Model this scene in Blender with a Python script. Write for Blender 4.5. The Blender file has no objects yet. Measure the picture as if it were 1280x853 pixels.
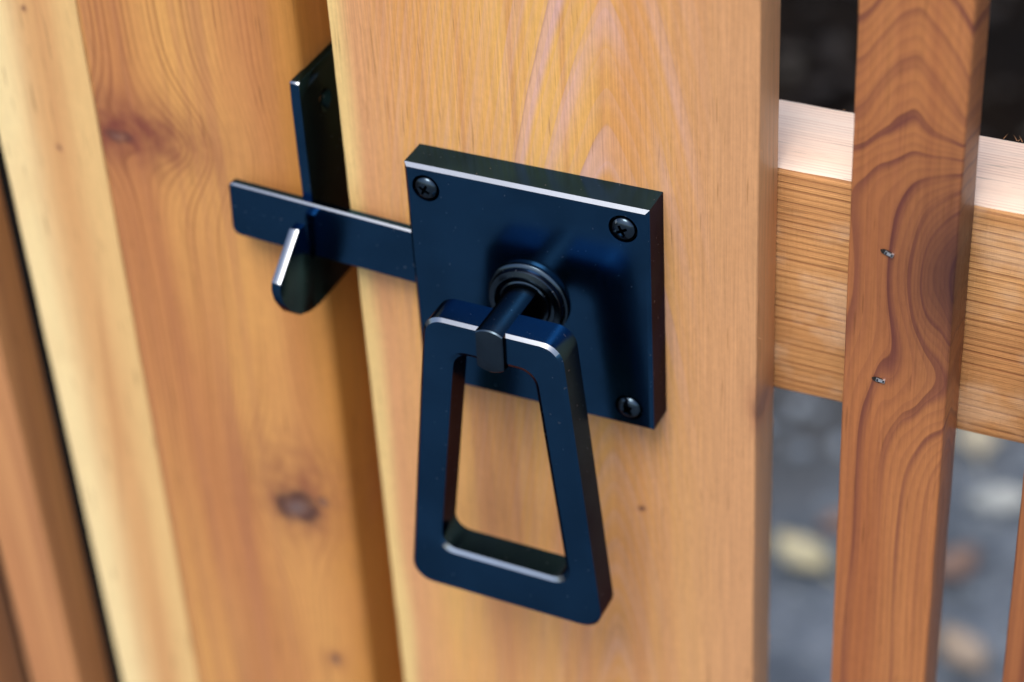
import bpy, bmesh, math, random
from mathutils import Vector, Matrix

# ------------------------------------------------------------------ camera, light, exposure
S = bpy.context.scene
COL = S.collection
R = math.radians

def set_camera():
    yaw, pitch, roll = -0.4720218, -0.6332974, -0.0666999
    f = Vector((math.sin(yaw)*math.cos(pitch), math.cos(yaw)*math.cos(pitch), math.sin(pitch)))
    r = Vector((math.cos(yaw), -math.sin(yaw), 0)); u = r.cross(f)
    r2 = math.cos(roll)*r + math.sin(roll)*u; u2 = -math.sin(roll)*r + math.cos(roll)*u
    cam = bpy.data.cameras.new('camera'); o = bpy.data.objects.new('camera', cam); COL.objects.link(o)
    m = Matrix((r2, u2, -f)).transposed().to_4x4()
    m.translation = Vector((0.325315, -0.578248, 0.400983))
    o.matrix_world = m
    cam.sensor_width = 36; cam.lens = 36*2835.69/1280
    cam.clip_start = .02; cam.clip_end = 500
    cam.dof.use_dof = True; cam.dof.aperture_fstop = 4.9
    cam.dof.focus_distance = (Vector((.085, -.004, .005)) - m.translation).dot(f)
    cam.dof.aperture_blades = 7
    S.camera = o
set_camera()

SUN_EL, SUN_AZ = R(61), math.atan2(.02, -.62)      # direction towards the sun, azimuth from +Y towards +X
w = bpy.data.worlds.new('World'); S.world = w; w.use_nodes = True
nt = w.node_tree
sky = nt.nodes.new('ShaderNodeTexSky'); sky.sky_type = 'NISHITA'; sky.sun_disc = False
sky.sun_elevation = SUN_EL; sky.sun_rotation = SUN_AZ
sky.air_density = 1.0; sky.dust_density = 4.0; sky.ozone_density = 1.5
nt.links.new(sky.outputs[0], nt.nodes['Background'].inputs[0])
nt.nodes['Background'].inputs[1].default_value = .15
sl = bpy.data.lights.new('sun', 'SUN'); sl.energy = 1.5; sl.angle = R(28); sl.color = (1, .94, .87)
so = bpy.data.objects.new('sun', sl); COL.objects.link(so)
sd = Vector((math.sin(SUN_AZ)*math.cos(SUN_EL), math.cos(SUN_AZ)*math.cos(SUN_EL), math.sin(SUN_EL)))
so.rotation_euler = sd.to_track_quat('Z', 'Y').to_euler()
S.cycles.max_bounces = 7; S.cycles.diffuse_bounces = 3; S.cycles.glossy_bounces = 4
S.view_settings.view_transform = 'Standard'; S.view_settings.look = 'None'
S.view_settings.exposure = 0.44; S.view_settings.gamma = 1

GROUND = -1.0      # ground height; the origin is the latch plate's upper left corner on the stile

# ------------------------------------------------------------------ node helpers
M_EDGE = None
class V:
    """a scalar in a node tree, with arithmetic"""
    def __init__(s, T, sock): s.T, s.s = T, sock
    def op(s, o, b=None, c=None, rev=False):
        n = s.T.nodes.new('ShaderNodeMath'); n.operation = o
        a = [s, b, c]
        if rev: a = [b, s, c]
        for i, x in enumerate(a):
            if x is None: continue
            if isinstance(x, V): s.T.links.new(x.s, n.inputs[i])
            else: n.inputs[i].default_value = float(x)
        return V(s.T, n.outputs[0])
    def __add__(s, b): return s.op('ADD', b)
    __radd__ = __add__
    def __mul__(s, b): return s.op('MULTIPLY', b)
    __rmul__ = __mul__
    def __sub__(s, b): return s.op('SUBTRACT', b)
    def __rsub__(s, b): return s.op('SUBTRACT', b, rev=True)
    def __truediv__(s, b): return s.op('DIVIDE', b)
    def sq(s): return s.op('MULTIPLY', s)
    def sqrt(s): return s.op('SQRT')
    def exp(s): return s.op('EXPONENT')
    def fract(s): return s.op('FRACT')
    def floor(s): return s.op('FLOOR')
    def abs(s): return s.op('ABSOLUTE')
    def clamp(s):
        r = s.op('ADD', 0.0); r.s.node.use_clamp = True; return r
    def ss(s, a, b):
        n = s.T.nodes.new('ShaderNodeMapRange'); n.interpolation_type = 'SMOOTHSTEP'
        s.T.links.new(s.s, n.inputs[0]); n.inputs[1].default_value = a; n.inputs[2].default_value = b
        if a > b:
            n.inputs[1].default_value = b; n.inputs[2].default_value = a
            n.inputs[3].default_value = 1; n.inputs[4].default_value = 0
        return V(s.T, n.outputs[0])

def vec(T, x, y, z):
    n = T.nodes.new('ShaderNodeCombineXYZ')
    for i, q in enumerate((x, y, z)):
        if isinstance(q, V): T.links.new(q.s, n.inputs[i])
        else: n.inputs[i].default_value = q
    return n.outputs[0]
def noise(T, v, scale=1, detail=2, rough=.5):
    n = T.nodes.new('ShaderNodeTexNoise'); n.inputs['Scale'].default_value = scale
    n.inputs['Detail'].default_value = detail; n.inputs['Roughness'].default_value = rough
    T.links.new(v, n.inputs['Vector']); return V(T, n.outputs['Fac'])
def white(T, x):
    n = T.nodes.new('ShaderNodeTexWhiteNoise'); n.noise_dimensions = '1D'
    T.links.new(x.s, n.inputs['W']); return V(T, n.outputs['Value'])
def mix(T, fac, a, b, mode='MIX'):
    n = T.nodes.new('ShaderNodeMix'); n.data_type = 'RGBA'; n.blend_type = mode
    for i, q in ((0, fac), (6, a), (7, b)):
        if isinstance(q, V): T.links.new(q.s, n.inputs[i])
        elif isinstance(q, (int, float)): n.inputs[i].default_value = q
        elif isinstance(q, tuple): n.inputs[i].default_value = (*q, 1)
        else: T.links.new(q, n.inputs[i])
    return n.outputs[2]
def new_mat(name):
    m = bpy.data.materials.new(name); m.use_nodes = True
    T = m.node_tree; return m, T, T.nodes['Principled BSDF']
def srgb(r, g, b):
    g_ = lambda c: (c/255/12.92) if c < 10 else ((c/255+.055)/1.055)**2.4
    return (g_(r), g_(g), g_(b))
def bump(T, bsdf, h, strength, dist):
    b = T.nodes.new('ShaderNodeBump'); b.inputs['Strength'].default_value = strength
    b.inputs['Distance'].default_value = dist
    T.links.new(h.s, b.inputs['Height']); T.links.new(b.outputs[0], bsdf.inputs['Normal'])

def cedar(name, light, dark, line, seed, horiz=False, pith=(0, .5), tilt=(0, 0), density=120,
          warp=.004, line_w=(.45, .95), line_s=.6, line_p=1.0, brkl=(.25, .62), fade=0, point=0, arch=None, knots=(), bands=(), streak=.5, streak_col=None,
          rough=.42, saw=0.0, planar=None, blotch=.35, fibre=.16):
    """cedar board: growth rings about a pith axis, knots that bend them, fibres along the grain"""
    m, T, B = new_mat(name)
    tc = T.nodes.new('ShaderNodeTexCoord'); sx = T.nodes.new('ShaderNodeSeparateXYZ')
    T.links.new(tc.outputs['Object'], sx.inputs[0])
    X, Y, Z = (V(T, sx.outputs[i]) for i in range(3))
    u, v = (Z, X) if horiz else (X, Z)
    wob = noise(T, vec(T, u*22+seed, Y*22, v*5), 1, 2) - .5
    wob2 = noise(T, vec(T, u*90+seed, Y*90, v*14), 1, 1) - .5
    for (ku, kv, ru, rv, ring, dk) in knots:      # fibres flow round a small knot
        if not ring:
            a = (u - ku)/(ru*1.7); b = (v - kv)/(rv*2.4)
            u = u - (u - ku)*(((a.sq() + b.sq())*-1.0).exp()*.85)
    u_true = Z if horiz else X
    if planar:
        F = u*planar[0] + Y*planar[1] + v*planar[2]
    else:
        du = u - pith[0] - v*tilt[0]; dw = Y - pith[1] - v*tilt[1]
        F = (du.sq() + dw.sq()).sqrt()*density
        if point: F = F*(1 - point) + (dw.abs() + (du.sq() + .000002).sqrt()*.34)*(density*point)
    u = u_true
    F = F + wob*(warp*2*density) + wob2*(warp*.5*density)
    if arch:                               # arched figure above v0: centre, slope, density, v0, v1
        w_ = (v + wob*.02).ss(arch[3], arch[4])
        Fa = (v + ((u - arch[0]).sq() + .000012).sqrt()*arch[1])*arch[2] + arch[5] + wob*2.0 + wob2*.6
        F = F*(1 - w_) + Fa*w_
    kdark = None; kcore = None; keye = None; kbig = None
    for (ku, kv, ru, rv, ring, dk) in knots:
        a = (u - ku + wob2*.006)/ru; b = (v - kv + wob2*.008)/rv
        q = a.sq() + b.sq()
        W = (q*q.sqrt()*-.32).exp()
        if ring: F = F*(1 - W) + q.sqrt()*ring*W
        if dk:
            g = (q*(-.7 if ring else -.5)).exp()*dk
            if ring:
                kbig = g; continue
            if dk < 0:                     # stain of a knot just under the surface
                g = g*-1
                kdark = g if kdark is None else kdark.op('MAXIMUM', g); continue
            kdark = g if kdark is None else kdark.op('MAXIMUM', g)
            h = (((q.sqrt() - .55)/.26).sq()*-1).exp()*(dk*dk)
            kcore = h if kcore is None else kcore.op('MAXIMUM', h)
            e_ = (q*-4).exp()*(dk*dk)
            keye = e_ if keye is None else keye.op('MAXIMUM', e_)
    ph = F.fract(); ri = F.floor()
    rnd = white(T, ri + seed*7.3)
    # soft rise into the latewood line, quick fall after it
    ln = ph.ss(line_w[0], line_w[1]) * ph.ss(1.0, .97)
    ln = ln*(rnd.op('POWER', line_p)*.85 + .18)
    brk = noise(T, vec(T, u*55+seed*2, Y*55, v*9), 1, 1)
    if fade: ln = ln*((((u - pith[0])/fade).sq()*-1).exp()*.8 + .2)*((v + wob*.06).ss(-.12, -.02)*.75 + .25)
    ed = ph.ss(.90, .975)*ph.ss(1.0, .985)*(rnd*.7)*brk.ss(.2, .6)
    ln = ln*brk.ss(*brkl) + (F*3.3).fract().ss(.3, .95)*.2
    # broad colour drift along the board
    bl = noise(T, vec(T, u*26+seed*3, Y*26, v*3.2), 1, 2)
    base = mix(T, bl.ss(.3, .72), light, dark)
    st = noise(T, vec(T, u*150+seed, Y*150, v*2.5), 1, 2, .6)
    base = mix(T, (st.ss(.46, .7)*streak), base, streak_col or line)
    base = mix(T, (ln*line_s).clamp(), base, line)
    base = mix(T, ed*.55, base, tuple(c*.55 for c in dark))
    for (bu, bw, bs, colr) in bands:       # sapwood, stained or painted bounce-light bands along the grain: edge position, softness, side
        e = (u + wob*.012 + wob2*.003 - bu)
        base = mix(T, e.ss(-bw, bw) if bs > 0 else e.ss(bw, -bw), base, colr)
    if kbig is not None: base = mix(T, (kbig*(bl.ss(.2, .7)*.3 + .7)).clamp(), base, srgb(76, 38, 40))
    if kbig is not None: base = mix(T, (kbig*kbig*kbig*.95).clamp(), base, srgb(40, 30, 36))
    if kdark is not None:
        kn = noise(T, vec(T, u*120+seed, Y*60, v*120), 1, 3)
        base = mix(T, (kdark*(kn.ss(.2, .7)*.55+.4)).clamp(), base, srgb(128, 70, 56))
        base = mix(T, (keye*.95).clamp(), base, srgb(112, 94, 90))
        base = mix(T, (kcore*(kn.ss(.25, .55)*.6+.2)).clamp(), base, srgb(70, 48, 44))
    fb = noise(T, vec(T, u*1300+seed, Y*1300, v*22), 1, 2, .6)
    fl = noise(T, vec(T, u*520, Y*520, v*260+seed), 1, 2, .7)
    po = noise(T, vec(T, u*800+seed*2, Y*800, v*45), 1, 1).ss(.66, .76)
    base = mix(T, po*.5, base, tuple(c*.42 for c in dark))
    k = (fb - .5)*fibre*2.2 + (fl - .5)*fibre + 1.0
    cb = T.nodes.new('ShaderNodeCombineColor')
    for i in range(3): T.links.new(k.s, cb.inputs[i])
    base = mix(T, 1.0, base, cb.outputs[0], 'MULTIPLY')
    if blotch:
        bn = noise(T, vec(T, u*38+seed*5, Y*38, v*24), 1, 3)
        base = mix(T, bn.ss(.5, .8)*blotch, base, mix(T, .55, base, dark))
    h = fb*.5 + fl*.25
    if saw:                                # rough-sawn: scratches across the grain with pale torn fibre
        sw = noise(T, vec(T, u*45, Y*45, v*900+seed), 1, 2)
        pa = noise(T, vec(T, u*60+seed, Y*30, v*50), 1, 3)
        base = mix(T, pa.ss(.46, .68)*saw, base, srgb(228, 202, 172))
        h = h + sw*.8 - ln*.8
    T.links.new(base, B.inputs['Base Color'])
    rr = rough + (fl - .5)*.25
    T.links.new(rr.s, B.inputs['Roughness'])
    B.inputs['Specular IOR Level'].default_value = .35
    bump(T, B, h, .35 if not saw else .6, .0006)
    return m

def metal(name, f0, rough, seed=0, dust=.4, edge=(.48, .30, .20)):
    """dark oxide-coated metal with a blue sheen and fine dust"""
    m, T, B = new_mat(name)
    tc = T.nodes.new('ShaderNodeTexCoord'); sx = T.nodes.new('ShaderNodeSeparateXYZ')
    T.links.new(tc.outputs['Object'], sx.inputs[0])
    X, Y, Z = (V(T, sx.outputs[i]) for i in range(3))
    a = noise(T, vec(T, X*40+seed, Y*40, Z*40), 1, 3)
    b = noise(T, vec(T, X*1100+seed, Y*1100, Z*1100), 1, 2)
    d = noise(T, vec(T, X*700+seed, Y*700, Z*700), 1, 1)
    sm = a.ss(.3, .75)
    col = mix(T, sm*.6, f0, tuple(c*.62 for c in f0))
    big = noise(T, vec(T, X*330+seed*3, Y*330, Z*330), 1, 1)
    spots = (d.ss(.735, .78) + big.ss(.80, .83)*.8)*dust
    col = mix(T, spots, col, (.35, .36, .36))
    T.links.new(col, B.inputs['Base Color'])
    B.inputs['Metallic'].default_value = 1
    B.inputs['Specular Tint'].default_value = (*edge, 1)
    T.links.new(((a - .5)*.22 + (b - .5)*.05 + spots*.3 + rough).clamp().s, B.inputs['Roughness'])
    bump(T, B, b, .05, .00008)
    return m

# ------------------------------------------------------------------ mesh helpers
def link(name, bm, mats, parent=None, smooth=False):
    me = bpy.data.meshes.new(name)
    bmesh.ops.recalc_face_normals(bm, faces=bm.faces[:])
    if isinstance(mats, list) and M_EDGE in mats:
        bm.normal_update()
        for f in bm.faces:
            if f.material_index and f.normal.z < .35: f.material_index = 0  # painted highlight kept to upward-facing faces
    bm.to_mesh(me); bm.free()
    for m in (mats if isinstance(mats, (list, tuple)) else [mats]): me.materials.append(m)
    if smooth:
        for p in me.polygons: p.use_smooth = True
        me.set_sharp_from_angle(angle=R(28))
    o = bpy.data.objects.new(name, me); COL.objects.link(o)
    if parent is not None: adopt(o, parent)
    return o
def adopt(o, parent):
    o.parent = parent
    p = parent; mw = Matrix.Identity(4)
    chain = []
    while p is not None: chain.append(p); p = p.parent
    for q in reversed(chain): mw = mw @ q.matrix_parent_inverse @ q.matrix_basis
    o.matrix_parent_inverse = mw.inverted()
def thing(name, label, cat, loc, group=None):
    o = bpy.data.objects.new(name, None); COL.objects.link(o); o.empty_display_size = .05
    o.location = loc; o.matrix_basis = Matrix.Translation(loc)
    o['label'] = label; o['category'] = cat
    if group: o['group'] = group
    return o
def box_bm(c):
    """c: eight corners, (x0,y0,z0)(x1,y0,z0)(x1,y1,z0)(x0,y1,z0) and the same at the top"""
    bm = bmesh.new(); v = [bm.verts.new(p) for p in c]
    for f in ((0, 3, 2, 1), (4, 5, 6, 7), (0, 1, 5, 4), (1, 2, 6, 5), (2, 3, 7, 6), (3, 0, 4, 7)):
        bm.faces.new([v[i] for i in f])
    return bm
def board(name, x, y, z, mats, parent, r=.0012, seg=3, xt=None, axis=2, top_mat=False, wob=.00010, seed=1, rl=None):
    """planed board with eased long edges, cut into lengths so that the edges waver a little"""
    x0, x1 = x; y0, y1 = y; z0, z1 = z
    t0, t1 = xt if xt else x
    bm = box_bm([(x0, y0, z0), (x1, y0, z0), (x1, y1, z0), (x0, y1, z0), (t0, y0, z1), (t1, y0, z1), (t1, y1, z1), (t0, y1, z1)])
    el = [e for e in bm.edges if abs((e.verts[0].co - e.verts[1].co).normalized()[axis]) > .95]
    xm = (x0+x1+t0+t1)/4
    le = [e for e in el if rl and (e.verts[0].co.x+e.verts[1].co.x)/2 < xm]
    bmesh.ops.bevel(bm, geom=[e for e in el if e not in le], offset=r, segments=seg, profile=.5, affect='EDGES')
    if le:
        le = [e for e in le if e.is_valid]
        bmesh.ops.bevel(bm, geom=le, offset=rl, segments=seg, profile=.5, affect='EDGES')
    el = [e for e in bm.edges if abs((e.verts[0].co - e.verts[1].co).normalized()[axis]) > .95]
    bmesh.ops.subdivide_edges(bm, edges=el, cuts=120, use_grid_fill=True)
    rd = random.Random(seed); ph = [(rd.uniform(30, 300), rd.uniform(0, 6.3)) for _ in range(6)]
    for v in bm.verts:
        t = v.co[axis]
        a = sum(math.sin(t*k+p) for k, p in ph[:3])/3; b = sum(math.sin(t*k+p+v.co.y*40) for k, p in ph[3:])/3
        if axis == 2: v.co.x += a*wob; v.co.y += b*wob*.6
        else: v.co.z += a*wob; v.co.y += b*wob*.6
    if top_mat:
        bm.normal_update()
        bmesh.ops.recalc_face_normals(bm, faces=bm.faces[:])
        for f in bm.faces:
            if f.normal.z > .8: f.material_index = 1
    return link(name, bm, mats, parent, smooth=True)
def lathe(prof, seg=64, c=(0, 0)):
    """revolve (radius, y) about the Y axis through (x, z) = c"""
    bm = bmesh.new(); rings = []
    for r, y in prof:
        if r < 1e-6: rings.append([bm.verts.new((c[0], y, c[1]))])
        else: rings.append([bm.verts.new((c[0]+r*math.cos(2*math.pi*i/seg), y, c[1]+r*math.sin(2*math.pi*i/seg))) for i in range(seg)])
    for a, b in zip(rings, rings[1:]):
        for i in range(seg):
            j = (i+1) % seg
            if len(a) == 1 and len(b) == 1: continue
            if len(a) == 1: bm.faces.new((a[0], b[i], b[j]))
            elif len(b) == 1: bm.faces.new((a[i], a[j], b[0]))
            else: bm.faces.new((a[i], a[j], b[j], b[i]))
    return bm
def rounded(poly, radii, n=7):
    """round the corners of a convex polygon, n points a corner"""
    out = []; N = len(poly)
    for i in range(N):
        p = Vector(poly[i]); a = (Vector(poly[i-1]) - p).normalized(); b = (Vector(poly[(i+1) % N]) - p).normalized()
        ang = math.acos(max(-1, min(1, a.dot(b)))); r = max(radii[i], 1e-5)
        d = r/math.tan(ang/2); s = p + a*d; e = p + b*d
        c = p + (a+b).normalized()*(r/math.sin(ang/2))
        a0 = math.atan2(*(s-c).yx); a1 = math.atan2(*(e-c).yx)
        da = (a1 - a0 + math.pi) % (2*math.pi) - math.pi
        for k in range(n): t = a0 + da*k/(n-1); out.append((c.x+r*math.cos(t), c.y+r*math.sin(t)))
    return out
def inset(poly, d):
    """move every side of a convex polygon inwards by d"""
    N = len(poly); P = [Vector(p) for p in poly]; c = sum(P, Vector((0, 0)))/N; L = []
    for i in range(N):
        a, b = P[i], P[(i+1) % N]; t = (b-a).normalized(); n = Vector((-t.y, t.x))
        if n.dot(c-a) < 0: n = -n
        L.append((a+n*d, t))
    out = []
    for i in range(N):
        (p, t), (q, s) = L[i-1], L[i]
        k = (q-p).cross(s)/t.cross(s); o = p+t*k; out.append((o.x, o.y))
    return out
def strip(bm, a, b, mi=0):
    n = len(a)
    for i in range(n): bm.faces.new((a[i], a[(i+1) % n], b[(i+1) % n], b[i])).material_index = mi
def boolean(o, cutters):
    """cut the given meshes out of o and keep the result as o's mesh"""
    for c in cutters:
        md = o.modifiers.new('cut', 'BOOLEAN'); md.object = c; md.operation = 'DIFFERENCE'; md.solver = 'EXACT'
    dg = bpy.context.evaluated_depsgraph_get(); dg.update()
    me = bpy.data.meshes.new_from_object(o.evaluated_get(dg))
    o.modifiers.clear(); old = o.data; o.data = me; me.name = o.name; bpy.data.meshes.remove(old)
    for c in cutters:
        d = c.data; bpy.data.objects.remove(c); bpy.data.meshes.remove(d)
    for p in me.polygons: p.use_smooth = True
    me.set_sharp_from_angle(angle=R(28))

# ------------------------------------------------------------------ ground
def make_ground():
    m, T, B = new_mat('paving_grit')
    tc = T.nodes.new('ShaderNodeTexCoord'); P = tc.outputs['Object']
    a = noise(T, P, 9, 4, .6); b = noise(T, P, 34, 3, .6); c = noise(T, P, 420, 2, .7)
    col = mix(T, a.ss(.32, .66), (.042, .054, .068), (.150, .178, .212))
    col = mix(T, b.ss(.50, .70)*.75, col, (.25, .28, .31))
    col = mix(T, c.ss(.45, .7)*.6, col, (.08, .11, .15))
    sx = T.nodes.new('ShaderNodeSeparateXYZ'); T.links.new(P, sx.inputs[0])
    X, Y = V(T, sx.outputs[0]), V(T, sx.outputs[1])
    dirt = (Y - X*1.3 + (a - .5)*.5 + (b - .5)*.2).ss(1.04, 1.42)      # soil washed over the grit from the bed
    col = mix(T, dirt*.85, col, (.035, .034, .032))
    T.links.new(col, B.inputs['Base Color']); B.inputs['Roughness'].default_value = .8
    bump(T, B, c + b, .8, .004)
    bm = bmesh.new()
    bmesh.ops.create_grid(bm, x_segments=40, y_segments=40, size=150)
    for v in bm.verts: v.co.z = GROUND
    o = link('ground', bm, m); o['kind'] = 'structure'
    # dark soil beyond the paving
    m, T, B = new_mat('dark_soil')
    tc = T.nodes.new('ShaderNodeTexCoord'); P = tc.outputs['Object']
    a = noise(T, P, 9, 4, .6); b = noise(T, P, 60, 4, .7)
    col = mix(T, a.ss(.35, .7), (.0034, .0020, .0012), (.0095, .0058, .0034))
    col = mix(T, b.ss(.55, .8)*.5, col, (.02, .017, .013))
    T.links.new(col, B.inputs['Base Color']); B.inputs['Roughness'].default_value = .95
    B.inputs['Specular IOR Level'].default_value = .1
    bump(T, B, b, 1, .02)
    rd = random.Random(4); bm = bmesh.new()
    def bed(nx, ny, x0, x1, y0, y1):
        g = []
        for j in range(ny+1):
            for i in range(nx+1):
                x = x0+(x1-x0)*i/nx; y = y0+(y1-y0)*j/ny
                e = min(1, j/4, (nx-i)/4)
                g.append(bm.verts.new((x + rd.uniform(-.01, .01), y + math.sin(x*3.1)*.02 + rd.uniform(-.01, .01), GROUND-.01 + e*.05 + e*rd.uniform(0, .025))))
        for j in range(ny):
            for i in range(nx):
                k = j*(nx+1)+i; bm.faces.new((g[k], g[k+1], g[k+nx+2], g[k+nx+1]))
    bed(90, 60, -5, 5, 1.47, 5.97)
    bed(70, 30, -5, -.34, .12, 1.52)
    o = link('soil_bed', bm, m, smooth=True); o['kind'] = 'structure'
make_ground()

def make_gravel():
    m, T, B = new_mat('gravel_chip')
    tc = T.nodes.new('ShaderNodeTexCoord'); P = tc.outputs['Object']
    a = noise(T, P, 55, 2)
    T.links.new(mix(T, a.ss(.35, .65), (.09, .115, .145), (.22, .255, .29)), B.inputs['Base Color'])
    B.inputs['Roughness'].default_value = .75
    rd = random.Random(9); bm = bmesh.new()
    for _ in range(900):
        x, y = rd.uniform(-.9, .6), rd.uniform(.55, 1.5); s = rd.uniform(.003, .011)
        r = bmesh.ops.create_icosphere(bm, subdivisions=1, radius=s)
        q = Matrix.Rotation(rd.uniform(0, 6), 3, 'Z')
        for v in r['verts']:
            c = q @ Vector((v.co.x*1.3, v.co.y*rd.uniform(.8, 1), v.co.z*.7)); v.co = c + Vector((x, y, GROUND+s*.4))
    o = link('gravel', bm, m); o['kind'] = 'stuff'; o['label'] = 'loose grey gravel chips scattered on the paving'; o['category'] = 'gravel'
make_gravel()

def make_litter():
    m, T, B = new_mat('dead_leaf_litter')
    tc = T.nodes.new('ShaderNodeTexCoord'); P = tc.outputs['Object']
    a = noise(T, P, 16, 2); b = noise(T, P, 9, 1)
    col = mix(T, a.ss(.4, .62), (.007, .004, .0025), (.022, .014, .008))
    T.links.new(mix(T, b.ss(.55, .65), col, (.026, .022, .016)), B.inputs['Base Color'])
    B.inputs['Roughness'].default_value = .8
    rd = random.Random(12); bm = bmesh.new()
    for _ in range(420):
        x, y = rd.uniform(-1.1, .4), rd.uniform(1.5, 2.5); s = rd.uniform(.012, .034)
        M = Matrix.Translation((x, y, GROUND+.06+rd.uniform(0, .01))) @ Matrix.Rotation(rd.uniform(0, 6.3), 4, 'Z') @ Matrix.Rotation(rd.uniform(-.5, .5), 4, 'X')
        vs = [bm.verts.new(M @ Vector(p)) for p in ((0, -s, 0), (s*.5, -s*.2, .2*s), (s*.35, s*.5, .15*s), (0, s, .05*s), (-s*.35, s*.5, .15*s), (-s*.5, -s*.2, .2*s), (0, s*.1, 0))]
        for i in range(6): bm.faces.new((vs[i], vs[(i+1) % 6], vs[6]))
    o = link('leaf_litter', bm, m); o['kind'] = 'stuff'; o['label'] = 'dark dead leaf litter lying on the soil bed'; o['category'] = 'leaf litter'
make_litter()

# ------------------------------------------------------------------ timber
SAP = srgb(246, 220, 162)
def make_gate():
    g = thing('cedar_gate', 'oiled cedar gate with wide stile, narrow pickets and a cross rail', 'gate', (.12, .02, GROUND+.06))
    zb, zt = GROUND+.06, .105
    stile = cedar('cedar_stile', srgb(226, 174, 98), srgb(212, 150, 88), srgb(212, 168, 152), 3.1,
                  pith=(.0695, .0322), tilt=(.012, .112), density=200, warp=.0011, line_w=(.52, .70), line_s=1.0, line_p=.35, fade=.036, point=.6,
                  streak=.5, streak_col=srgb(194, 130, 86), blotch=.4, fibre=.28,
                  bands=((-.012, .012, -1, srgb(212, 156, 108)), (-.0255, .004, -1, srgb(230, 196, 130)), (.092, .025, 1, srgb(204, 152, 106))),
                  knots=((.1235, -.080, .0035, .008, 0, .6), (.0784, -.139, .0010, .0010, 0, 1)))
    board('stile', (-.0307, .1217), (0, .019), (zb, zt), stile, g, r=.0009, seed=2)
    rail = cedar('cedar_rail', srgb(212, 160, 102), srgb(196, 140, 86), srgb(116, 68, 36), 8.4, horiz=True,
                 planar=(400, 150, 9), warp=.0022, line_w=(.40, .93), line_s=.8, line_p=.9, brkl=(0, .5), density=120,
                 streak=.15, saw=.3, rough=.6, blotch=.2, fibre=.2)
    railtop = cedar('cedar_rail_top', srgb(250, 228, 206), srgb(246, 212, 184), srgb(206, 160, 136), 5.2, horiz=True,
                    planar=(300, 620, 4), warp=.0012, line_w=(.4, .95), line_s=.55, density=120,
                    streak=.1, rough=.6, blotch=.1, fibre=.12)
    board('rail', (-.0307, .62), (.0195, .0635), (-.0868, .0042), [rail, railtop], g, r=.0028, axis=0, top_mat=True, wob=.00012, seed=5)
    # torn fibres standing off the sawn edges
    rd = random.Random(3); bm = bmesh.new()
    def sliver(p, d, l, w_):
        d = Vector(d).normalized(); n = d.orthogonal().normalized(); q = d.cross(n); p = Vector(p); e = p + d*l + Vector((0, 0, l*rd.uniform(-.3, .3)))
        a = [bm.verts.new(p + n*w_), bm.verts.new(p - n*w_*.5 + q*w_*.8), bm.verts.new(p - n*w_*.5 - q*w_*.8)]; t_ = bm.verts.new(e)
        bm.faces.new(a)
        for i in range(3): bm.faces.new((a[i], a[(i+1) % 3], t_))
    for _ in range(46): sliver((.1215, rd.choice((.0014, .0178)), rd.uniform(-.22, .10)), (rd.uniform(.1, 1), rd.uniform(-.4, .4), rd.uniform(-1, 1)), rd.uniform(.0006, .0022), .00012)
    for _ in range(20): sliver((rd.uniform(.125, .24), .0632, .0036), (rd.uniform(-.8, .8), .2, rd.uniform(.2, 1)), rd.uniform(.0008, .003), .00013)
    for _ in range(16): sliver((-.0300, .0012, rd.uniform(-.25, .06)), (-rd.uniform(.1, 1), -.3, rd.uniform(-1, 1)), rd.uniform(.0006, .0016), .00012)
    o = link('wood_fibre', bm, stile, g); o['kind'] = 'stuff'
    pk = cedar('cedar_picket_knotty', srgb(186, 124, 74), srgb(162, 98, 58), srgb(106, 58, 52), 12.7,
               pith=(.204, .004), tilt=(.0, .02), density=125, warp=.0036, line_w=(.62, .93), line_s=1.0, line_p=.9, brkl=(.2, .62),
               streak=.3, streak_col=srgb(148, 88, 60), blotch=.4, fibre=.24, arch=(.171, 1.5, 62, .005, .040, 4.6),
               knots=((.1915, -.012, .0215, .036, 5.6, .9),))
    p = board('picket', (.1518, .1868), (0, .019), (zb, zt), pk, g, r=.0012, seed=7)
    st = metal('staple_steel', (.82, .84, .86), .55, 3, dust=0, edge=(1, 1, 1))
    dk, T, B = new_mat('staple_slot'); B.inputs['Base Color'].default_value = (.012, .008, .006, 1); B.inputs['Roughness'].default_value = .9
    for (x, z, a) in ((.1654, -.0062, .35), (.1648, -.0565, .1)):
        # crown of the staple sunk in a slot: two short legs and a bar
        bm = bmesh.new()
        for (w_, h_, ox) in ((.0026, .0010, 0), (.0007, .0012, -.0011), (.0007, .0012, .0011)):
            r = bmesh.ops.create_cube(bm, size=1)
            for v in r['verts']: v.co = Vector((v.co.x*w_+ox, v.co.y*.0010, v.co.z*h_))
        bmesh.ops.transform(bm, matrix=Matrix.Translation((x, -.0002, z)) @ Matrix.Rotation(a, 4, 'Y'), verts=bm.verts[:])
        link('staple', bm, st, p)
        bm = bmesh.new(); bmesh.ops.create_circle(bm, cap_ends=True, segments=10, radius=1)
        for v in bm.verts: v.co = Vector((v.co.x*.0023-.0008, 0, v.co.y*.0011))
        bmesh.ops.transform(bm, matrix=Matrix.Translation((x, -.0004, z)) @ Matrix.Rotation(a, 4, 'Y'), verts=bm.verts[:])
        link('nail_slot', bm, dk, p)
    for i, x in enumerate((.2140, .2760, .3380)):
        pm = cedar('cedar_picket_plain_%d' % i, srgb(176, 116, 70), srgb(152, 90, 54), srgb(108, 58, 44), 21+i*4.4,
                   pith=(x-.02, .02), tilt=(.01, .03), density=150, warp=.003, line_s=.7, streak=.3)
        board('picket', (x, x+.035), (0, .019), (zb, zt), pm, g, r=.0012, seed=11+i)
make_gate()

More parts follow.
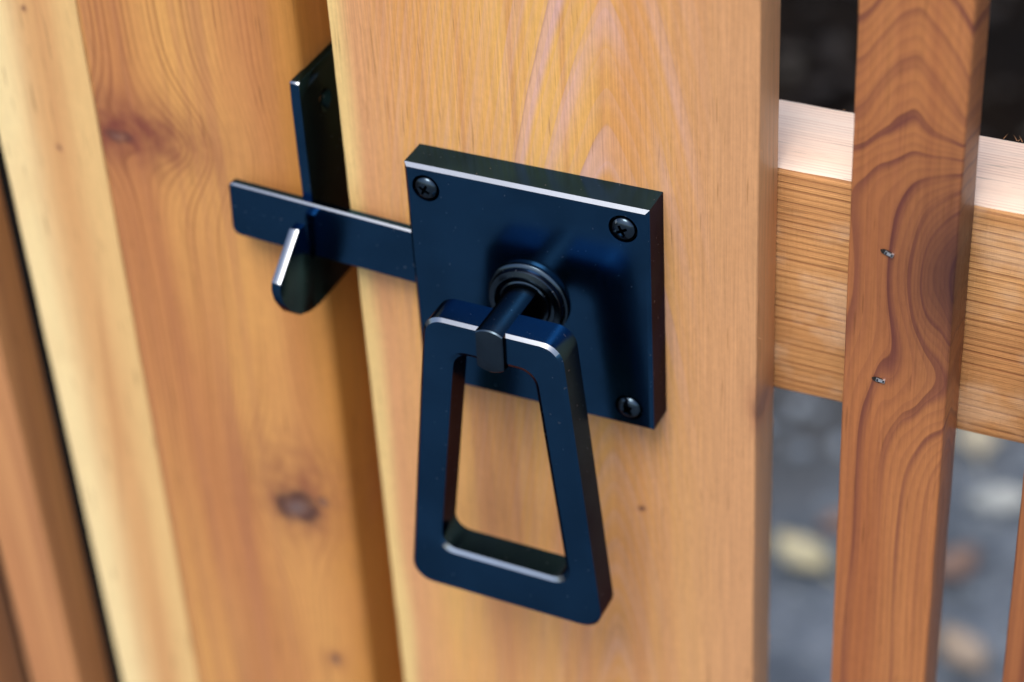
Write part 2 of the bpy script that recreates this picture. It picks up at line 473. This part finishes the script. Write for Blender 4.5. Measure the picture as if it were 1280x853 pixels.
def make_post():
    g = thing('fence_post', 'thick cedar gate post with dark knots and a pale yellow strip along its left', 'post', (-.114, .05, GROUND))
    zb, zt = GROUND, .13
    kn = cedar('cedar_post_knotty', srgb(222, 164, 94), srgb(194, 130, 80), srgb(142, 84, 52), 31.3,
               pith=(-.27, .10), tilt=(.03, .05), density=430, warp=.0016, line_w=(.35, .95), line_s=.62, brkl=(.15, .6),
               streak=.45, streak_col=srgb(172, 114, 84), blotch=.55, fibre=.2,
               knots=((-.121, -.021, .024, .010, 0, -1.15), (-.127, -.024, .008, .0035, 0, .75), (-.0719, -.186, .0125, .0115, 0, 1.0), (-.0700, -.176, .016, .020, 0, -.8), (-.0597, -.180, .0036, .0036, 0, .9), (-.0637, -.268, .0032, .0038, 0, .9)),
               bands=((-.057, .012, 1, srgb(190, 130, 62)),))  # warm light bounced inside the gap, put into this side's orange
    board('post_timber', (-.1420, -.0520), (.0015, .0905), (zb, zt), kn, g, r=.0045, seg=5, xt=(-.1339, -.0452), seed=15, rl=.0004)
    board('added_light_block', (-.0495, -.0040), (.0300, .0620), (zb+.03, zt-.03), kn, g, seed=17)  # unseen strip added to block light from behind the gap
    sp = cedar('cedar_post_sapwood', srgb(226, 180, 122), srgb(214, 162, 106), srgb(196, 140, 92), 44.8,
               pith=(-.10, .2), tilt=(.02, .02), density=300, warp=.003, line_s=.5, streak=.4, blotch=.35, fibre=.15,
               knots=((-.1545, -.034, .0011, .0011, 0, .8), (-.158, .024, .0008, .0010, 0, .8)),
               bands=((-.165, .011, -1, SAP), (-.146, .0070, 1, srgb(228, 188, 126))))
    board('post_timber', (-.1745, -.1422), (.0008, .0905), (zb, zt), sp, g, r=.0004, rl=.0016, xt=(-.1843, -.1341), seed=16)
make_post()

def make_fence():
    g = thing('picket_fence', 'cedar picket fence beside the post at the left edge', 'fence', (-.4, .02, GROUND+.06))
    zb, zt = GROUND+.06, .105
    for i, x in enumerate((-.2050, -.2570, -.3090, -.3610, -.4130, -.4650, -.5170)):
        pm = cedar('cedar_fence_picket_%d' % i, srgb(206, 148, 96), srgb(190, 128, 82), srgb(140, 84, 60), 55+i*3.7,
                   pith=(x-.05, .05), tilt=(.01, .03), density=140, warp=.003, line_s=.7, streak=.3, blotch=.2, fibre=.08)
        board('picket', (x-.0285, x), (0, .0222), (zb, zt), pm, g, r=.0012, seed=21+i)
    rm = cedar('cedar_fence_rail', srgb(196, 140, 84), srgb(176, 118, 68), srgb(124, 72, 36), 71, horiz=True, planar=(330, 150, 9), density=120)
    board('rail', (-.56, -.1850), (.0225, .0605), (.0080, .0970), rm, g, r=.0028, axis=0, seed=31)
    board('rail', (-.56, -.1850), (.0225, .0605), (-.78, -.69), rm, g, r=.0028, axis=0, seed=32)
make_fence()

# ------------------------------------------------------------------ latch
F0 = (.036, .110, .215)
M_PLATE = metal('blued_plate', F0, .20, 1)
M_HANDLE = metal('blued_handle', F0, .20, 5)
M_BAR = metal('blued_bar', F0, .20, 9)
M_DARK = metal('black_turned_steel', (.065, .095, .125), .17, 13, dust=.6)
M_EDGE = metal('sky_glint_edge', (.33, .37, .42), .20, 17, dust=.1, edge=(.6, .5, .4))  # paler metal for upward edges: bright sky reflection put into the colour
PX, PZ = .04445, -.0450           # spindle axis

def make_latch():
    g = thing('gate_latch', 'blue-black square latch plate with hanging trapezoid pull on the stile', 'latch', (PX, 0, -.0899))
    # backplate with chamfered front edge, screw holes and a slot for the bar
    W_, H_, t, c = .0889, .0905, .0129, .0012
    q = [(0, 0), (W_, 0), (W_, -H_), (0, -H_)]
    qi = [(c, -c), (W_-c, -c), (W_-c, -H_+c), (c, -H_+c)]
    bm = bmesh.new()
    A = [bm.verts.new((x, .0002, z)) for x, z in q]; Bv = [bm.verts.new((x, -t+c, z)) for x, z in q]
    C = [bm.verts.new((x, -t, z)) for x, z in qi]
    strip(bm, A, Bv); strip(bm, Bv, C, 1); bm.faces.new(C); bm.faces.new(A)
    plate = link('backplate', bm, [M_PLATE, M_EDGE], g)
    cut = []
    spots = ((.0080, -.0085), (W_-.0090, -.0085), (W_-.0088, -H_+.0082), (.0080, -H_+.0082))
    for s in spots:
        cut.append(link('cut', lathe([(0, -.02), (.0052, -.02), (.0052, -t-.0001), (.0048, -t+.0008), (.0047, -t+.0030), (0, -t+.0030)], 40, s), M_DARK))
    bm = box_bm([(-.01, -.0085, -.070), (.03, -.0085, -.070), (.03, -.0043, -.070), (-.01, -.0043, -.070),
                 (-.01, -.0085, -.022), (.03, -.0085, -.022), (.03, -.0043, -.022), (-.01, -.0043, -.022)])
    cut.append(link('cut', bm, M_DARK))
    boolean(plate, cut)
    for i, s in enumerate(spots):
        pr = [(0, -t+.0029), (.0043, -t+.0029), (.0044, -t+.0006), (.0042, -t-.0001), (.0039, -t-.0005), (.0032, -t-.0010), (.0018, -t-.0014), (0, -t-.0015)]
        sc = link('screw', lathe(pr, 40, s), M_DARK, plate)
        cs = []
        for k in (0, 1):
            a = R((28, 62, 50, 40)[i]) + k*math.pi/2
            bm = bmesh.new()
            vs = [(-.0027, -.0005, 0), (.0027, -.0005, 0), (.0027, .0005, 0), (-.0027, .0005, 0)]
            lo = [bm.verts.new((x*.45, -t+.0012, y*.6)) for x, y, _ in vs]; hi = [bm.verts.new((x, -t-.003, y*1.25)) for x, y, _ in vs]
            strip(bm, lo, hi); bm.faces.new(lo); bm.faces.new(hi)
            bmesh.ops.transform(bm, matrix=Matrix.Translation((s[0], 0, s[1])) @ Matrix.Rotation(a, 4, 'Y'), verts=bm.verts[:])
            cs.append(link('cut', bm, M_DARK))
        boolean(sc, cs)
    # collar on the plate
    pr = [(0, -t), (.0146, -t+.0001), (.0148, -t-.0014), (.0143, -t-.0019), (.0138, -t-.0021), (.0136, -t-.0034), (.0133, -t-.0040), (.0116, -t-.0046),
          (.0112, -t-.0045), (.0110, -t-.0034), (.0096, -t-.0034), (.0094, -t-.0040), (.0089, -t-.0043), (0, -t-.0043)]
    link('collar', lathe(pr, 96, (PX, PZ)), M_DARK, g, smooth=True)
    # spindle: round bar with flats milled at both sides, domed front end
    tilt = R(1.0)
    rad, half = .0086, .0050
    bm = bmesh.new(); prof = []
    a0 = math.asin(half/rad)
    n = 14
    for k in range(n+1): a = math.pi/2 + a0 - 2*a0*k/n; prof.append((rad*math.cos(a), rad*math.sin(a)))
    for k in range(n+1): a = -math.pi/2 + a0 - 2*a0*k/n; prof.append((rad*math.cos(a), rad*math.sin(a)))
    rings = []
    ys = [(-t-.003, 1), (-.0440, 1), (-.0455, 1)]
    for y, s in ys: rings.append([bm.verts.new((x*s, y, z*s)) for x, z in prof])
    for s in (.95, .8, .6, .4, .2):
        rings.append([bm.verts.new((x*s, -.0458-.0013*(1-s*s) , z*s)) for x, z in prof])
    for a, b in zip(rings, rings[1:]): strip(bm, a, b)
    bm.faces.new(rings[0]); bm.faces.new(rings[-1])
    bmesh.ops.transform(bm, matrix=Matrix.Translation((PX+.0004, 0, PZ+.0004)) @ Matrix.Rotation(tilt, 4, 'Y'), verts=bm.verts[:])
    link('spindle', bm, M_DARK, g, smooth=True)
    # trapezoid pull
    yo, yi, c = -.0442, -.0312, .0011
    z0 = .0075; z1 = -.1150
    out = [(-.0250, z0), (.0250, z0), (.0380, z1), (-.0380, z1)]
    hole = [(-.0147, -.0058), (.0147, -.0058), (.0251, -.0955), (-.0251, -.0955)]
    ro = (.0075, .0075, .0075, .0075); ri = (.0065, .0065, .0060, .0060)
    n = 9
    lo = rounded(out, ro, n); loi = rounded(inset(out, c), [r-c*.6 for r in ro], n)
    li = rounded(hole, ri, n); lii = rounded(inset(hole, -.0016), [r+.0009 for r in ri], n)
    bm = bmesh.new()
    mk = lambda L, y: [bm.verts.new((x, y, z)) for x, z in L]
    f_o = mk(loi, yo); s_o = mk(lo, yo+c); sb_o = mk(lo, yi-c*.6); b_o = mk(rounded(inset(out, c*.6), [r-c*.4 for r in ro], n), yi)
    f_i = mk(lii, yo); s_i = mk(li, yo+c); sb_i = mk(li, yi-c*.6); b_i = mk(rounded(inset(hole, -c*.6), [r+c*.4 for r in ri], n), yi)
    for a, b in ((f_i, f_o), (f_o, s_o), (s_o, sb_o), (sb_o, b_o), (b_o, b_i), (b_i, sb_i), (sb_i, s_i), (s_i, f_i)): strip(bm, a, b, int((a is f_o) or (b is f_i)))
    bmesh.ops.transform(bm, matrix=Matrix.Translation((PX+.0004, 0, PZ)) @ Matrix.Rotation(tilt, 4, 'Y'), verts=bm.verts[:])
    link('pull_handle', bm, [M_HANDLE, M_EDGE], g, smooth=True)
    # latch bar, turned up a little about the spindle
    y0, y1, hh = -.0080, -.0048, .0112
    bx0, bx1 = -.1205, -.0250
    poly = [(bx0, hh), (bx1, hh), (bx1, -hh), (bx0, -hh)]
    L = rounded(poly, (.0020, .0002, .0002, .0032), 6); c = .00060
    Li = rounded(inset(poly, c), (.0017, .0002, .0002, .0029), 6)
    bm = bmesh.new()
    fr = [bm.verts.new((x, y0, z)) for x, z in Li]; s1 = [bm.verts.new((x, y0+c, z)) for x, z in L]; s2 = [bm.verts.new((x, y1, z)) for x, z in L]
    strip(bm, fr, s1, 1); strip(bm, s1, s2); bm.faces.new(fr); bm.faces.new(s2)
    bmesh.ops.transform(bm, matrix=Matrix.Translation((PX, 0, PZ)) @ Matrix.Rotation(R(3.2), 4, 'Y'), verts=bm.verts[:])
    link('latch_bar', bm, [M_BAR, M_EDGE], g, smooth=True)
make_latch()

def make_catch():
    g = thing('latch_catch', 'black hooked catch plate on the post holding the latch bar', 'catch', (-.0445, -.005, -.0725))
    x0, x1 = -.0466, -.0429
    P = [(.0285, .0178), (-.0034, .0174), (-.0040, .0168), (-.0042, .0100), (-.0046, -.0200), (-.0046, -.0515), (-.0096, -.0519), (-.0108, -.0480),
         (-.0112, -.0358), (-.0158, -.0354), (-.0318, -.0482), (-.0326, -.0512), (-.0316, -.0560), (-.0276, -.0628), (-.0216, -.0682), (-.0150, -.0711), (-.0079, -.0722), (.0285, -.0722)]
    bm = bmesh.new(); a = [bm.verts.new((x0, y, z)) for y, z in P]; b = [bm.verts.new((x1, y, z)) for y, z in P]
    strip(bm, a, b); fa = bm.faces.new(a); fb = bm.faces.new(b)
    bmesh.ops.bevel(bm, geom=list(set(fa.edges) | set(fb.edges)), offset=.0003, segments=2, profile=.5, affect='EDGES')
    bmesh.ops.triangulate(bm, faces=[f for f in bm.faces if len(f.verts) > 4])
    bm.normal_update(); bmesh.ops.recalc_face_normals(bm, faces=bm.faces[:])
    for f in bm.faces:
        if f.normal.z > .5 and f.normal.y < -.4: f.material_index = 1  # hook ramp gets the painted sky highlight too
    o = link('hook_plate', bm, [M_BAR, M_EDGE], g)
    cu = lathe([(0, -.002), (.0021, -.002), (.0021, .0012), (.0044, .0032), (.0044, .005), (0, .005)], 32)
    bmesh.ops.transform(cu, matrix=Matrix.Translation((-.0461, .0118, .0022)) @ Matrix.Rotation(R(-90), 4, 'Z'), verts=cu.verts[:])
    boolean(o, [link('cut', cu, M_BAR)])
make_catch()

# ------------------------------------------------------------------ fallen leaves beyond the gate
def leaf(name, label, x, y, size, rot, color, curl):
    m, T, B = new_mat('leaf_' + label.split()[0] + str(int(x*1000)))
    tc = T.nodes.new('ShaderNodeTexCoord')
    a = noise(T, tc.outputs['Object'], 60, 3)
    T.links.new(mix(T, a.ss(.35, .7), color, tuple(c*.7 for c in color)), B.inputs['Base Color'])
    B.inputs['Roughness'].default_value = .6
    bm = bmesh.new(); n = 10; rows = []
    for i in range(n+1):
        t = i/n; wd = .36*math.sin(math.pi*min(1, t*.96+.02))**.8*(1-.25*t)
        row = []
        for k in (-2, -1, 0, 1, 2):
            xx = k/2*wd*size; yy = (t-.5)*size
            zz = .10*size*curl*(k/2)**2 + .12*size*curl*(2*t-1)**2 + .004*abs(k) + .003
            row.append(bm.verts.new((xx, yy, zz)))
        rows.append(row)
    for a_, b_ in zip(rows, rows[1:]):
        for k in range(4): bm.faces.new((a_[k], a_[k+1], b_[k+1], b_[k]))
    r = bmesh.ops.extrude_face_region(bm, geom=bm.faces[:])
    bmesh.ops.translate(bm, vec=(0, 0, -.0008), verts=[v for v in r['geom'] if isinstance(v, bmesh.types.BMVert)])
    root = thing(name, label, 'leaf', (x, y, GROUND), 'fallen leaves on the ground behind the gate')
    M = Matrix.Translation((x, y, GROUND+.004)) @ Matrix.Rotation(rot, 4, 'Z')
    bmesh.ops.transform(bm, matrix=M, verts=bm.verts[:])
    link('blade', bm, m, root, smooth=True)
    bm = bmesh.new(); bmesh.ops.create_cone(bm, cap_ends=True, segments=6, radius1=.0012, radius2=.0007, depth=size*.45)
    bmesh.ops.transform(bm, matrix=M @ Matrix.Translation((0, -size*.7, .006)) @ Matrix.Rotation(R(90), 4, 'X'), verts=bm.verts[:])
    link('stalk', bm, m, root)
leaf('fallen_leaf', 'pale yellow fallen leaf on the ground between the stile and the knotty picket', -.151, .90, .060, 1.2, (.48, .44, .28), .5)
leaf('fallen_leaf', 'cream fallen leaf on the ground just under the rail, right of the knotty picket', -.049, 1.12, .060, .4, (.46, .42, .31), .4)
leaf('fallen_leaf', 'pale grey fallen leaf on the ground in the middle of the right gap', -.004, 1.035, .055, 2.0, (.38, .41, .40), .5)
leaf('fallen_leaf', 'rust brown fallen leaf beside the right edge of the knotty picket', -.018, .935, .055, -.5, (.20, .13, .10), .6)
leaf('fallen_leaf', 'tan fallen leaf at the bottom of the right gap between pickets', .017, .832, .058, .9, (.36, .29, .22), .6)
leaf('fallen_leaf', 'dull brown fallen leaf above the pale yellow one, left gap', -.130, .955, .04, 2.2, (.22, .14, .11), .5)
leaf('fallen_leaf', 'grey green fallen leaf on the dark soil at the top right', -.225, 1.86, .06, .2, (.20, .23, .21), .5)
leaf('fallen_leaf', 'olive brown fallen leaf on the dark soil just above the rail at right', -.19, 1.72, .06, 1.4, (.13, .11, .05), .5)
